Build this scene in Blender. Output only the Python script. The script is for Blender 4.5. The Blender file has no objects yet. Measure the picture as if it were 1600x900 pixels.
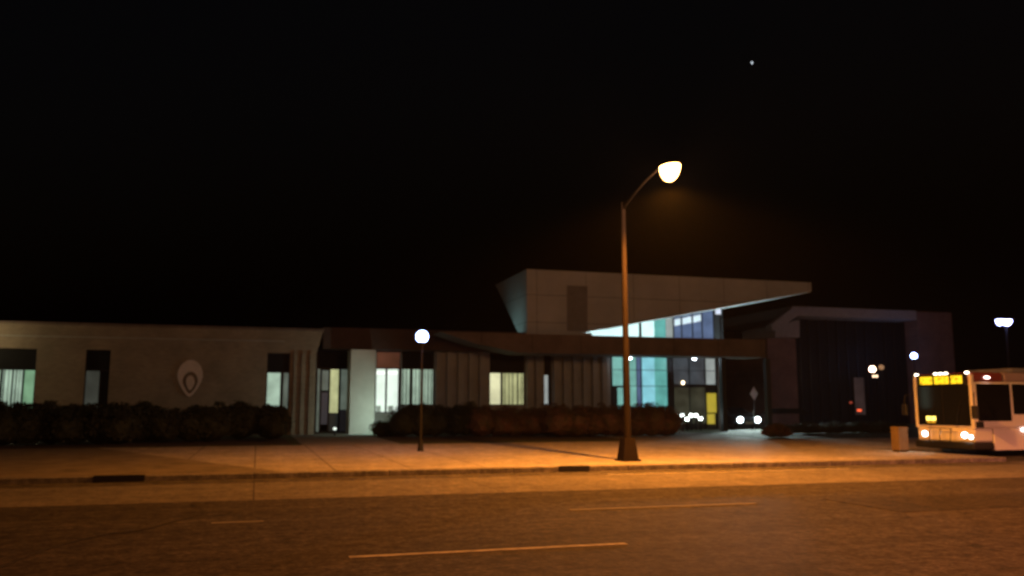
import bpy, bmesh, math, random
from mathutils import Vector, Matrix
R = math.radians
random.seed(7)
S = bpy.context.scene
# ------------------------------------------------------------ camera, sky, exposure
F, HY, CAMZ = 1331.0, 635.0, 1.6
PITCH = math.atan((HY - 450) / F)
cam = bpy.data.objects.new('camera', bpy.data.cameras.new('camera'))
S.collection.objects.link(cam)
cam.location = (0, 0, CAMZ)
cam.rotation_euler = (R(90) + PITCH, 0, 0)
cam.data.sensor_width = 36
cam.data.lens = F / 1600 * 36
cam.data.clip_start = .05
cam.data.clip_end = 4000
cam.data.dof.use_dof = True            # the phone's focus sits short of the scene
cam.data.dof.focus_distance = 3.2
cam.data.dof.aperture_fstop = 2.6
S.camera = cam
W = bpy.data.worlds.new("World"); S.world = W; W.use_nodes = True
wn = W.node_tree
bg = wn.nodes['Background']
sky = wn.nodes.new('ShaderNodeTexSky'); sky.sky_type = 'NISHITA'; sky.sun_disc = False
sky.sun_elevation = R(-4.0); sky.sun_rotation = R(200)
wn.links.new(sky.outputs[0], bg.inputs[0])
bg.inputs[1].default_value = 0.08
S.view_settings.view_transform = 'Standard'
S.view_settings.look = 'None'
S.view_settings.exposure = 0.0
S.view_settings.gamma = 1.0
S.cycles.max_bounces = 4
S.cycles.volume_bounces = 0
S.cycles.sample_clamp_indirect = 2
S.cycles.sample_clamp_direct = 8
S.cycles.use_adaptive_sampling = False
S.cycles.use_denoising = True
SODIUM = (1.0, .305, .02)
LEDBLUE = (.36, .50, 1.0)

# ------------------------------------------------------------ frame: u along the road, v across it
TH = R(16.5)
NU = Vector((math.cos(TH), math.sin(TH), 0)); NV = Vector((-math.sin(TH), math.cos(TH), 0))
CAM = Vector((0, 0, CAMZ))
def ray(px, py):
    dx = (px - 800) / F; dy = (450 - py) / F
    return Vector((dx, math.cos(PITCH) - dy * math.sin(PITCH), math.sin(PITCH) + dy * math.cos(PITCH)))
def uz(px, py, v):
    d = ray(px, py); t = v / d.dot(NV); p = CAM + d * t
    return p.dot(NU), p.z
def gr(px, py, z=.13):
    d = ray(px, py); t = (z - CAMZ) / d.z; p = CAM + d * t
    return p.dot(NU), p.dot(NV)
def Wd(u, v, z=0): return NU * u + NV * v + Vector((0, 0, z))

# ------------------------------------------------------------ materials
def mat(name, col, rough=.8, metal=0, noise=0, nscale=3, bump=0, bscale=40, emit=None, estr=0, spec=.4, dark=None, clear=0):
    m = bpy.data.materials.new(name); m.use_nodes = True
    nt = m.node_tree; b = nt.nodes['Principled BSDF']
    b.inputs['Base Color'].default_value = (*col, 1)
    b.inputs['Roughness'].default_value = rough
    b.inputs['Metallic'].default_value = metal
    b.inputs['Specular IOR Level'].default_value = spec
    b.inputs['Coat Weight'].default_value = clear
    tc = nt.nodes.new('ShaderNodeTexCoord')
    if noise:
        n = nt.nodes.new('ShaderNodeTexNoise'); n.inputs['Scale'].default_value = nscale; n.inputs['Detail'].default_value = 8
        n.inputs['Roughness'].default_value = .65
        nt.links.new(tc.outputs['Object'], n.inputs['Vector'])
        r = nt.nodes.new('ShaderNodeMapRange'); r.inputs[1].default_value = .32; r.inputs[2].default_value = .68
        nt.links.new(n.outputs['Fac'], r.inputs[0])
        mx = nt.nodes.new('ShaderNodeMix'); mx.data_type = 'RGBA'
        d = dark or tuple(c * (1 - noise) for c in col)
        mx.inputs[6].default_value = (*d, 1); mx.inputs[7].default_value = (*col, 1)
        nt.links.new(r.outputs[0], mx.inputs[0]); nt.links.new(mx.outputs[2], b.inputs['Base Color'])
        m['mix'] = mx.name
    if bump:
        n2 = nt.nodes.new('ShaderNodeTexNoise'); n2.inputs['Scale'].default_value = bscale; n2.inputs['Detail'].default_value = 4
        nt.links.new(tc.outputs['Object'], n2.inputs['Vector'])
        bp = nt.nodes.new('ShaderNodeBump'); bp.inputs['Strength'].default_value = bump; bp.inputs['Distance'].default_value = .02
        nt.links.new(n2.outputs['Fac'], bp.inputs['Height']); nt.links.new(bp.outputs[0], b.inputs['Normal'])
    if emit:
        b.inputs['Emission Color'].default_value = (*emit, 1); b.inputs['Emission Strength'].default_value = estr
    return m

def grain(m, scale, lo, hi):
    """coarse aggregate: fine light and dark grains multiplied into the surface colour"""
    nt = m.node_tree; b = nt.nodes['Principled BSDF']; src = b.inputs['Base Color'].links[0].from_socket
    tc = nt.nodes.new('ShaderNodeTexCoord'); out = None
    for sc_ in (scale, scale*.28):
        n = nt.nodes.new('ShaderNodeTexNoise'); n.inputs['Scale'].default_value = sc_; n.inputs['Detail'].default_value = 3; n.inputs['Roughness'].default_value = .8
        nt.links.new(tc.outputs['Object'], n.inputs['Vector'])
        r_ = nt.nodes.new('ShaderNodeMapRange'); r_.inputs[1].default_value = .35; r_.inputs[2].default_value = .65
        r_.inputs[3].default_value = lo; r_.inputs[4].default_value = hi
        nt.links.new(n.outputs['Fac'], r_.inputs[0])
        v = nt.nodes.new('ShaderNodeVectorMath'); v.operation = 'SCALE'
        nt.links.new(src, v.inputs[0]); nt.links.new(r_.outputs[0], v.inputs['Scale']); src = v.outputs[0]
    nt.links.new(src, b.inputs['Base Color'])
    return m
def joints(m, period_u, period_v, width, strength, period_z=0):
    """saw-cut joints: thin dark lines on a grid in the object's own metres"""
    nt = m.node_tree; b = nt.nodes['Principled BSDF']; mx = nt.nodes[m['mix']]
    tc = nt.nodes.new('ShaderNodeTexCoord'); sp = nt.nodes.new('ShaderNodeSeparateXYZ')
    nt.links.new(tc.outputs['Object'], sp.inputs[0])
    outs = []
    for ax, per in ((0, period_u), (1, period_v), (2, period_z)):
        if not per: continue
        d = nt.nodes.new('ShaderNodeMath'); d.operation = 'PINGPONG'; d.inputs[1].default_value = per / 2
        nt.links.new(sp.outputs[ax], d.inputs[0])
        l = nt.nodes.new('ShaderNodeMath'); l.operation = 'LESS_THAN'; l.inputs[1].default_value = width / 2
        nt.links.new(d.outputs[0], l.inputs[0]); outs.append(l)
    o = outs[0]
    if len(outs) > 1:
        o = nt.nodes.new('ShaderNodeMath'); o.operation = 'MAXIMUM'
        nt.links.new(outs[0].outputs[0], o.inputs[0]); nt.links.new(outs[1].outputs[0], o.inputs[1])
    s = nt.nodes.new('ShaderNodeMath'); s.operation = 'MULTIPLY'; s.inputs[1].default_value = strength
    nt.links.new(o.outputs[0], s.inputs[0])
    m2 = nt.nodes.new('ShaderNodeMix'); m2.data_type = 'RGBA'; m2.inputs[7].default_value = (.02, .018, .016, 1)
    nt.links.new(mx.outputs[2], m2.inputs[6]); nt.links.new(s.outputs[0], m2.inputs[0])
    nt.links.new(m2.outputs[2], b.inputs['Base Color'])
    m['mix'] = m2.name
    return m
def cracks(m, scale, width, strength):
    nt = m.node_tree; b = nt.nodes['Principled BSDF']; mx = nt.nodes[m['mix']]
    tc = nt.nodes.new('ShaderNodeTexCoord')
    n = nt.nodes.new('ShaderNodeTexNoise'); n.inputs['Scale'].default_value = 1.1; n.inputs['Detail'].default_value = 5
    nt.links.new(tc.outputs['Object'], n.inputs['Vector'])
    ad = nt.nodes.new('ShaderNodeVectorMath'); ad.operation = 'MULTIPLY_ADD'; ad.inputs[1].default_value = (1.6, 1.6, 1.6)
    nt.links.new(n.outputs['Color'], ad.inputs[0]); nt.links.new(tc.outputs['Object'], ad.inputs[2])
    vo = nt.nodes.new('ShaderNodeTexVoronoi'); vo.feature = 'DISTANCE_TO_EDGE'; vo.inputs['Scale'].default_value = scale
    nt.links.new(ad.outputs[0], vo.inputs['Vector'])
    mr = nt.nodes.new('ShaderNodeMapRange'); mr.inputs[1].default_value = 0; mr.inputs[2].default_value = width
    mr.inputs[3].default_value = strength; mr.inputs[4].default_value = 0
    nt.links.new(vo.outputs['Distance'], mr.inputs[0])
    m2 = nt.nodes.new('ShaderNodeMix'); m2.data_type = 'RGBA'; m2.inputs[7].default_value = (.012, .011, .01, 1)
    nt.links.new(mx.outputs[2], m2.inputs[6]); nt.links.new(mr.outputs[0], m2.inputs[0])
    nt.links.new(m2.outputs[2], b.inputs['Base Color'])
    return m

M = {}
M['asphalt'] = cracks(mat('asphalt', (.062, .055, .051), .9, spec=.1, noise=.42, nscale=.8, bump=.5, bscale=60), .12, .006, .6)
_nt = M['asphalt'].node_tree
for _n in [n for n in _nt.nodes if n.type == 'TEX_NOISE' and abs(n.inputs['Scale'].default_value-.8) < 1e-3]:
    _mp = _nt.nodes.new('ShaderNodeMapping'); _mp.inputs['Scale'].default_value = (.22, 1.5, 1)
    _nt.links.new(_n.inputs['Vector'].links[0].from_socket, _mp.inputs[0]); _nt.links.new(_mp.outputs[0], _n.inputs['Vector'])
M['concrete_lane'] = joints(mat('concrete_lane', (.15, .135, .12), .9, spec=.15, noise=.35, nscale=.7, bump=.3), 4.5, 0, .03, .7)
M['pavement'] = joints(mat('pavement', (.36, .325, .28), .9, spec=.15, noise=.32, nscale=.6, bump=.3), 1.8, 1.8, .04, .6)
M['kerb'] = joints(mat('kerb', (.2, .18, .16), .9, noise=.4, nscale=1.5, bump=.3), 3, 0, .02, .8)
M['patch'] = mat('patch', (.042, .037, .034), .9, spec=.1, noise=.4, nscale=2, bump=.4, bscale=60)
M['gutter'] = joints(mat('gutter', (.10, .09, .08), .9, spec=.15, noise=.5, nscale=1.3, bump=.3), 3, 0, .02, .7)
M['paint'] = mat('paint', (.44, .42, .36), .9, spec=.1, noise=.6, nscale=7, dark=(.2, .19, .17))
M['paint_worn'] = mat('paint_worn', (.22, .21, .19), .9, spec=.1, noise=.7, nscale=5, dark=(.14, .13, .12))
M['lawn'] = mat('lawn', (.05, .07, .025), .95, noise=.5, nscale=2.5, bump=.8, bscale=25)
M['ground'] = mat('ground', (.05, .05, .04), .95, noise=.4)
M['driveway'] = mat('driveway', (.26, .25, .23), .8, noise=.35, nscale=1.0, bump=.3)
M['soil'] = mat('soil', (.05, .035, .025), .95, noise=.5, nscale=4, bump=.7)
M['precast'] = mat('precast', (.34, .35, .34), .85, noise=.22, nscale=1.2, bump=.3, bscale=12)
def brick(name, c1, c2, mortar):
    m = mat(name, c1, .9); nt = m.node_tree
    b = nt.nodes.new('ShaderNodeTexBrick'); tc = nt.nodes.new('ShaderNodeTexCoord')
    mp = nt.nodes.new('ShaderNodeMapping'); mp.inputs['Rotation'].default_value = (R(90), 0, 0)
    nt.links.new(tc.outputs['Object'], mp.inputs[0]); nt.links.new(mp.outputs[0], b.inputs[0])
    b.inputs['Color1'].default_value = (*c1, 1); b.inputs['Color2'].default_value = (*c2, 1); b.inputs['Mortar'].default_value = (*mortar, 1)
    b.inputs['Scale'].default_value = 1; b.inputs['Brick Width'].default_value = .24; b.inputs['Row Height'].default_value = .085
    b.inputs['Mortar Size'].default_value = .008
    n = nt.nodes.new('ShaderNodeTexNoise'); n.inputs['Scale'].default_value = .8; n.inputs['Detail'].default_value = 6
    nt.links.new(tc.outputs['Object'], n.inputs[0])
    mx = nt.nodes.new('ShaderNodeMix'); mx.data_type = 'RGBA'; mx.blend_type = 'MULTIPLY'; mx.inputs[0].default_value = .6
    nt.links.new(b.outputs[0], mx.inputs[6]); nt.links.new(n.outputs['Fac'], mx.inputs[7])
    nt.links.new(mx.outputs[2], nt.nodes['Principled BSDF'].inputs['Base Color'])
    return m
M['brick'] = brick('buff_brick', (.40, .33, .25), (.33, .27, .2), (.3, .27, .23))
M['redbrick'] = brick('red_brick', (.32, .17, .14), (.26, .13, .11), (.24, .2, .18))
M['white_wall'] = joints(mat('white_wall', (.46, .49, .52), .8, noise=.25, nscale=.45, bump=.15, bscale=8), 3.1, 0, .05, .45, 1.62)
M['panel_dark'] = mat('panel_dark', (.20, .20, .215), .7, noise=.2)
M['fascia'] = joints(mat('fascia', (.17, .125, .11), .8, noise=.45, nscale=.8), 2.9, 0, .05, .6)
M['fascia_dark'] = mat('fascia_dark', (.06, .035, .03), .7, noise=.25)
M['column'] = mat('column_render', (.55, .54, .50), .85, noise=.2, nscale=1.2)
M['annexe_trim'] = mat('annexe_trim', (.36, .32, .30), .8, noise=.2)
M['soffit'] = mat('soffit', (.75, .76, .74), .7)
M['frame'] = mat('frame', (.03, .032, .035), .45, metal=.6)
M['spandrel'] = mat('spandrel', (.012, .013, .016), .6, spec=.12)
M['emblem'] = mat('emblem', (.66, .57, .54), .6, noise=.15)
M['pole'] = mat('pole', (.016, .012, .013), .9, spec=.08, noise=.2, nscale=5)
M['pole_dark'] = mat('pole_dark', (.02, .02, .024), .8, spec=.1)
M['arm'] = mat('arm', (.006, .005, .005), .9, spec=.05)
M['iron'] = mat('iron', (.02, .018, .016), .7, metal=.4)
M['leaf'] = mat('leaf', (.055, .07, .028), .7, noise=.5, nscale=3)
M['leaf_red'] = mat('leaf_red', (.135, .06, .042), .7, noise=.6, nscale=2.2, dark=(.05, .05, .022))
M['leaf_dark'] = mat('leaf_dark', (.035, .042, .02), .75, noise=.4, nscale=3)
M['stem'] = mat('stem', (.05, .035, .025), .9)
M['rubber'] = mat('rubber', (.015, .015, .015), .8)
M['steel'] = mat('steel', (.5, .5, .5), .35, metal=.9)
M['black'] = mat('black_plastic', (.015, .015, .017), .45)
M['glass_dark'] = mat('glass_dark', (.008, .009, .012), .06, spec=.6)
M['bus_white'] = mat('bus_white', (.80, .77, .75), .35, noise=.08, nscale=2, clear=.4)
M['bus_red'] = mat('bus_red', (.22, .045, .04), .35, clear=.4)
M['bus_trim'] = mat('bus_trim', (.40, .30, .31), .45, noise=.15, clear=.3)
M['bus_grey'] = mat('bus_grey', (.25, .24, .25), .5, noise=.2)
M['car'] = mat('car_paint', (.05, .055, .065), .3, metal=.3, clear=.6)
M['wood'] = mat('wood_slats', (.2, .14, .07), .7, noise=.3, nscale=6)
for k_, a_ in (('asphalt', (14, .55, 1.45)), ('patch', (16, .6, 1.4)), ('concrete_lane', (11, .7, 1.3)), ('pavement', (9, .75, 1.25)), ('gutter', (10, .6, 1.4)), ('kerb', (8, .7, 1.3))): grain(M[k_], *a_)
_em = {}
def emis(col, s, tex=0):
    """a lit thing; tex > 0 gives the uneven brightness of a lit room or blind behind glass"""
    k = (col, s, tex)
    if k in _em: return _em[k]
    m = mat('lit_%d' % len(_em), tuple(.12*min(1, c) for c in col), .3, emit=col, estr=s)
    if tex:
        nt = m.node_tree; b = nt.nodes['Principled BSDF']
        tc = nt.nodes.new('ShaderNodeTexCoord'); n = nt.nodes.new('ShaderNodeTexNoise')
        n.inputs['Scale'].default_value = 1.3; n.inputs['Detail'].default_value = 3
        nt.links.new(tc.outputs['Object'], n.inputs['Vector'])
        r = nt.nodes.new('ShaderNodeMapRange'); r.inputs[1].default_value = .3; r.inputs[2].default_value = .7
        r.inputs[3].default_value = s * (1 - tex); r.inputs[4].default_value = s * (1 + tex)
        nt.links.new(n.outputs['Fac'], r.inputs[0]); nt.links.new(r.outputs[0], b.inputs['Emission Strength'])
    _em[k] = m
    return m

# ------------------------------------------------------------ mesh helpers
class MB:
    def __init__(s): s.bm = bmesh.new()
    def box(s, x0, x1, y0, y1, z0, z1, bev=0):
        if x0 > x1: x0, x1 = x1, x0
        if y0 > y1: y0, y1 = y1, y0
        if z0 > z1: z0, z1 = z1, z0
        vs = [s.bm.verts.new(c) for c in ((x0,y0,z0),(x1,y0,z0),(x1,y1,z0),(x0,y1,z0),(x0,y0,z1),(x1,y0,z1),(x1,y1,z1),(x0,y1,z1))]
        fs = [s.bm.faces.new([vs[i] for i in f]) for f in ((0,3,2,1),(4,5,6,7),(0,1,5,4),(1,2,6,5),(2,3,7,6),(3,0,4,7))]
        if bev:
            es = list({e for f in fs for e in f.edges})
            bmesh.ops.bevel(s.bm, geom=es, offset=bev, segments=3, affect='EDGES', profile=.5)
        return s
    def solid(s, front, back):
        """a closed body between two polygons of equal length"""
        a = [s.bm.verts.new(p) for p in front]; b = [s.bm.verts.new(p) for p in back]
        n = len(a); s.bm.faces.new(a); s.bm.faces.new(b[::-1])
        for i in range(n): s.bm.faces.new((a[i], b[i], b[(i+1) % n], a[(i+1) % n]))
        return s
    def uzpoly(s, pts, v0, v1):
        return s.solid([(u, v0, z) for u, z in pts], [(u, v1, z) for u, z in pts])
    def tube(s, p, q, r0, r1=None, n=14):
        r1 = r0 if r1 is None else r1
        p, q = Vector(p), Vector(q); d = (q - p).normalized()
        a = d.orthogonal().normalized(); b = d.cross(a)
        A = [s.bm.verts.new(p + (a*math.cos(t)+b*math.sin(t))*r0) for t in [2*math.pi*i/n for i in range(n)]]
        B = [s.bm.verts.new(q + (a*math.cos(t)+b*math.sin(t))*r1) for t in [2*math.pi*i/n for i in range(n)]]
        s.bm.faces.new(A); s.bm.faces.new(B[::-1])
        for i in range(n): s.bm.faces.new((A[i], B[i], B[(i+1)%n], A[(i+1)%n]))
        return s
    def path(s, pts, rs, n=12):
        rings = []
        for i, p in enumerate(pts):
            p = Vector(p); d = (Vector(pts[min(i+1, len(pts)-1)]) - Vector(pts[max(i-1, 0)])).normalized()
            a = d.cross(Vector((.31, .77, .13))).normalized(); b = d.cross(a)
            rings.append([s.bm.verts.new(p + (a*math.cos(t)+b*math.sin(t))*rs[i]) for t in [2*math.pi*k/n for k in range(n)]])
        for A, B in zip(rings, rings[1:]):
            for i in range(n): s.bm.faces.new((A[i], B[i], B[(i+1)%n], A[(i+1)%n]))
        s.bm.faces.new(rings[0]); s.bm.faces.new(rings[-1][::-1])
        return s
    def ball(s, c, rx, ry=None, rz=None, seg=20, half=0):
        m = Matrix.Translation(c) @ Matrix.Diagonal((rx, ry or rx, rz or rx, 1))
        r = bmesh.ops.create_uvsphere(s.bm, u_segments=seg, v_segments=seg//2+2, radius=1, matrix=m)
        if half:
            for v in r['verts']:
                if half < 0 and v.co.z > c[2]: v.co.z = c[2]
                if half > 0 and v.co.z < c[2]: v.co.z = c[2]
        return s
    def cyl(s, c, axis, r, w, n=28, bev=0):
        ax = {'x': Vector((1,0,0)), 'y': Vector((0,1,0)), 'z': Vector((0,0,1))}[axis]
        c = Vector(c); return s.tube(c - ax*w/2, c + ax*w/2, r, r, n)
    def build(s, name, m, parent=None, loc=None, rz=None, smooth=False, label=None):
        bmesh.ops.recalc_face_normals(s.bm, faces=s.bm.faces[:])
        me = bpy.data.meshes.new(name); s.bm.to_mesh(me); s.bm.free()
        if smooth:
            for p in me.polygons: p.use_smooth = True
        me.materials.append(m)
        o = bpy.data.objects.new(name, me); S.collection.objects.link(o)
        if parent: o.parent = parent
        if loc is not None: o.location = loc
        if rz is not None: o.rotation_euler.z = rz
        if label: o['label'] = label
        return o
def thing(name, label, cat, loc=(0,0,0), rz=TH, group=None):
    o = bpy.data.objects.new(name, None); S.collection.objects.link(o)
    o.location = loc; o.rotation_euler.z = rz; o['label'] = label; o['category'] = cat
    o.empty_display_size = .3
    if group: o['group'] = group
    return o
def tag(o, label, cat, group=None, kind=None):
    o['label'] = label; o['category'] = cat
    if group: o['group'] = group
    if kind: o['kind'] = kind
    return o
def struct(name, mb, m):
    o = mb.build(name, m, rz=TH); o['kind'] = 'structure'; return o
def copy_tree(o, parent=None):
    c = o.copy(); S.collection.objects.link(c); c.parent = parent
    for ch in list(o.children): copy_tree(ch, c)
    return c
def lamp_light(name, kind, power, col, parent, loc, size=.1, spot=None, rot=None):
    L = bpy.data.lights.new(name, kind); L.energy = power; L.color = col
    if kind != 'AREA': L.shadow_soft_size = size
    else: L.size = size
    if spot: L.spot_size = R(spot[0]); L.spot_blend = spot[1]
    o = bpy.data.objects.new(name, L); S.collection.objects.link(o); o.parent = parent; o.location = loc
    if rot: o.rotation_euler = rot
    return o

q_ = ray(1521, 640); q_ = CAM + q_*(27.3/q_.y); bu, bv = q_.dot(NU), q_.dot(NV)
# ------------------------------------------------------------ ground, road, kerb, pavement
UL, UR = -160, 220
struct('ground', MB().box(-300, 300, -200, 300, -.6, -.02), M['ground'])
struct('road', MB().box(UL, UR, 1.0, 15.7, -.3, 0), M['asphalt'])
struct('concrete_lane', MB().box(UL, UR, 15.7, 20.1, -.3, .003), M['concrete_lane'])
BA, BZ = gr(1407, 706)[0]+.75, bv+3.3
struct('kerb', MB().box(UL, BA, 20.1, 20.4, -.3, .132, bev=.02), M['kerb'])
struct('bay_kerb', MB().box(BA-.3, BA, 20.42, BZ, -.3, .132, bev=.02).box(BA-.3, UR, BZ+.002, BZ+.3, -.3, .132, bev=.02), M['kerb'])
struct('pavement', MB().box(UL, BA-.302, 20.402, 34.0, -.3, .128).box(BA-.302, UR, BZ+.302, 34.0, -.3, .128), M['pavement'])
struct('near_pavement', MB().box(UL, UR, -30, .7, -.3, .128), M['pavement'])
struct('near_kerb', MB().box(UL, UR, .7, 1.0, -.3, .132, bev=.02), M['kerb'])
struct('lawn', MB().box(UL, UR, 34.0, 190, -.3, .12), M['lawn'])
# driveway running back under the canopy
c = [gr(1050, 690), gr(1212, 690)]
uL, uR_ = c[0][0], c[1][0]
dv = MB(); z = .134
dv.solid([(uL-1.2, 33.9, z), (uR_+1.0, 33.9, z), (uR_+2.5, 42, z), (uR_+5, 60, z), (uR_+8, 95, z), (uL+1.5, 95, z), (uL+.6, 60, z), (uL-.2, 42, z)],
         [(uL-1.2, 33.9, .1), (uR_+1.0, 33.9, .1), (uR_+2.5, 42, .1), (uR_+5, 60, .1), (uR_+8, 95, .1), (uL+1.5, 95, .1), (uL+.6, 60, .1), (uL-.2, 42, .1)])
struct('driveway', dv, M['driveway'])
# a paved path to the entrance
pu = uz(520, 670, 47)[0]
struct('path', MB().box(pu-2.2, pu+1.6, 34.01, 49, -.2, .135), M['driveway'])
# bus bay
struct('bus_bay', MB().box(BA+.002, UR, 20.102, BZ, -.3, .004), M['asphalt'])
# lane markings
def dash(name, u0, u1, v, w, m):
    return MB().box(u0, u1, v-w/2, v+w/2, .0005, .0045).build(name, m, rz=TH)
a = gr(545, 870, 0); b = gr(980, 850, 0)
v1 = (a[1]+b[1])/2; L1 = b[0]-a[0]
GRP = 'worn white lane dashes'
d0 = dash('lane_marking', a[0], b[0], v1, .12, M['paint'])
tag(d0, 'long pale lane dash nearest the camera, at the bottom centre of the road', 'lane marking', GRP)
a2 = gr(890, 797, 0)
d1 = dash('lane_marking', a2[0], a2[0]+3.3, a2[1], .11, M['paint_worn'])
tag(d1, 'faint worn lane dash on the road straight in front of the tall street lamp', 'lane marking', GRP)
a3 = gr(330, 818, 0); b3 = gr(412, 816, 0)
d2 = dash('lane_marking', a3[0], b3[0], a2[1], .11, M['paint_worn'])
tag(d2, 'short faint lane dash on the dark left part of the road', 'lane marking', GRP)
a4 = gr(945, 741, 0); b4 = gr(1350, 735, 0)
e0 = MB().box(a4[0], b4[0], 19.0, 19.13, .002, .0085).build('edge_line', M['paint'], rz=TH)
tag(e0, 'long pale edge line along the kerb between street lamp and bus', 'road marking')
pts_ = [gr(*p, 0) for p in ((-60, 905), (10, 884), (62, 862), (118, 846), (170, 834), (225, 828), (285, 812), (330, 800))]
mb = MB(); rnd = random.Random(3)
for (a_, b_), (c_, d_) in zip(pts_, pts_[1:]):
    for k in range(6):
        x0, y0 = a_+(c_-a_)*k/6, b_+(d_-b_)*k/6; x1, y1 = a_+(c_-a_)*(k+1.1)/6, b_+(d_-b_)*(k+1.1)/6
        w = rnd.uniform(.04, .11); o1, o2 = rnd.uniform(-.05, .05), rnd.uniform(-.05, .05)
        q = [(x0, y0-w+o1, .0042+.0001*k), (x1, y1-w+o2, .0042+.0001*k), (x1, y1+w+o2, .0042+.0001*k), (x0, y0+w+o1, .0042+.0001*k)]
        mb.bm.faces.new([mb.bm.verts.new(p) for p in q])
struct('road_crack', mb, mat('tar', (.02, .018, .017), .6))
for k, (pu0, pv0, w_, h_) in enumerate(((9.5, 11.1, 4.6, 1.9), (-11, 13.4, 3.4, 1.3), (3.2, 6.6, 2.2, 1.1))):
    struct('road_patch', MB().box(pu0, pu0+w_, pv0, pv0+h_, .0005, .0042), M['patch'])
struct('gutter', MB().box(UL, BA, 19.25, 20.098, .0, .0075), M['gutter'])
# kerb drains
def drain(px, w, label):
    u, _ = gr(px, 735, .13)
    u = uz(px, 738 if px > 500 else 755, 20.1)[0]
    t = thing('storm_drain', label, 'drain', Wd(u, 20.1, 0), group='storm drains in the kerb')
    mb = MB(); mb.box(-w/2, w/2, -.012, .16, .1335, .143, bev=.004); mb.build('cover_plate', M['iron'], t)
    mb = MB(); mb.box(-w/2, w/2, -.02, -.004, .012, .132)
    mb.build('inlet_mouth', M['black'], t)
    mb = MB(); n = 9
    for i in range(n): x = -w/2+.06+(w-.12)*i/(n-1); mb.box(x-.012, x+.012, -.14, -.02, .0085, .0125)
    mb.box(-w/2, w/2, -.02, -.004, .0085, .0115); mb.box(-w/2, w/2, -.16, -.142, .0085, .0125)
    mb.build('grate', M['iron'], t)
drain(897, .8, 'dark iron storm drain in the kerb just left of the street lamp foot')
drain(186, 1.0, 'dark iron storm drain in the kerb at the dark left end of the street')

# ------------------------------------------------------------ main building (local axes: u, v, z)
bld = thing('civic_building', 'long low buff building with a white wedge shaped upper hall and lit teal windows', 'building', (0, 0, 0))
VW, VG, VR, VB, VU = 47.0, 50.0, 48.6, 45.0, 47.2
def X(px, v, py=600): return uz(px, py, v)[0]
def Zz(px, py, v): return uz(px, py, v)[1]
def wall_with_holes(mb, u0, u1, z0, z1, v0, v1, holes):
    """a wall of real thickness, left open where the windows sit"""
    us = sorted({u0, u1, *[h[0] for h in holes], *[h[1] for h in holes]})
    for a, b in zip(us, us[1:]):
        cuts = [h for h in holes if h[0] <= a + 1e-6 and h[1] >= b - 1e-6]
        if not cuts: mb.box(a, b, v0, v1, z0, z1)
        else:
            h = cuts[0]
            if h[2] > z0 + .01: mb.box(a, b, v0, v1, z0, h[2])
            if h[3] < z1 - .01: mb.box(a, b, v0, v1, h[3], z1)
def window(u0, u1, z0, zt, z1, v, panes, tint_top=None, label=None, frame_v=.1):
    """dark transom from zt to z1, lit panes z0..zt; panes = list of (ua, ub, material, z0 override, z1 override)"""
    fr = MB(); w = .05
    fr.box(u0, u0+w, v+.0, v+frame_v, z0, z1); fr.box(u1-w, u1, v, v+frame_v, z0, z1)
    fr.box(u0+w, u1-w, v, v+frame_v, z0, z0+w); fr.box(u0+w, u1-w, v, v+frame_v, z1-w, z1)
    fr.box(u0+w, u1-w, v, v+frame_v, zt, zt+.06)
    edges = sorted({p[0] for p in panes} | {p[1] for p in panes})
    ps = sorted(panes, key=lambda p: p[0])
    for p, q in zip(ps, ps[1:]):
        if q[0] - p[1] > .005: fr.box(p[1], q[0], v+.01, v+frame_v, z0+w, zt)
    f = fr.build('window', M['frame'], bld, label=label)
    MB().box(u0+w, u1-w, v+.05, v+.075, zt+.06, z1-w).build('transom_panel', tint_top or M['spandrel'], f)
    for p in ps:
        lo = p[3] if len(p) > 3 and p[3] else z0+w
        hi = p[4] if len(p) > 4 and p[4] else zt
        MB().box(max(p[0], u0+w), min(p[1], u1-w), v+.055, v+.07, lo, hi).build('pane', p[2], f)
    return f
def blinds(f, u0, u1, z0, z1, v, n, seed=0, frac=.35):
    """hanging vertical blind slats between window and room, each slightly turned"""
    rnd = random.Random(seed); mb = MB(); st = (u1-u0)/n
    for i in range(n):
        c = u0+st*(i+.5)+rnd.uniform(-.15, .15)*st; w = st*frac*rnd.uniform(.5, 1.3)
        mb.box(c-w/2, c+w/2, v+.02, v+.035, z0, z1)
    mb.build('blind', M['blind'], f)
M['blind'] = mat('blind', (.05, .05, .045), .8)

G_GREEN = emis((.45, .85, .50), .40, .25)
G_PALE = emis((.62, .85, .66), .55, .25)
G_WHITE = emis((.85, 1.0, .88), .95, .15)
G_YEL = emis((.80, .84, .42), .52, .25)
G_CREAM = emis((.9, .9, .55), .75, .2)
G_DIM = emis((.5, .55, .45), .07, .3)
G_DIM2 = emis((.4, .5, .4), .22, .3)
TEAL = emis((.20, .70, .64), .52, .2)
CYAN = emis((.32, .80, .92), .72, .15)
TGREEN = emis((.34, .82, .72), .50, .2)
WHITEC = emis((.70, 1.0, .98), 1.15, .1)
BLUEW = emis((.22, .32, .58), .32, .35)
GREYW = emis((.22, .26, .30), .16, .5)
PALEG = emis((.55, .62, .60), .5, .15)
YPANEL = emis((.80, .62, .06), .5, .1)

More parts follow.
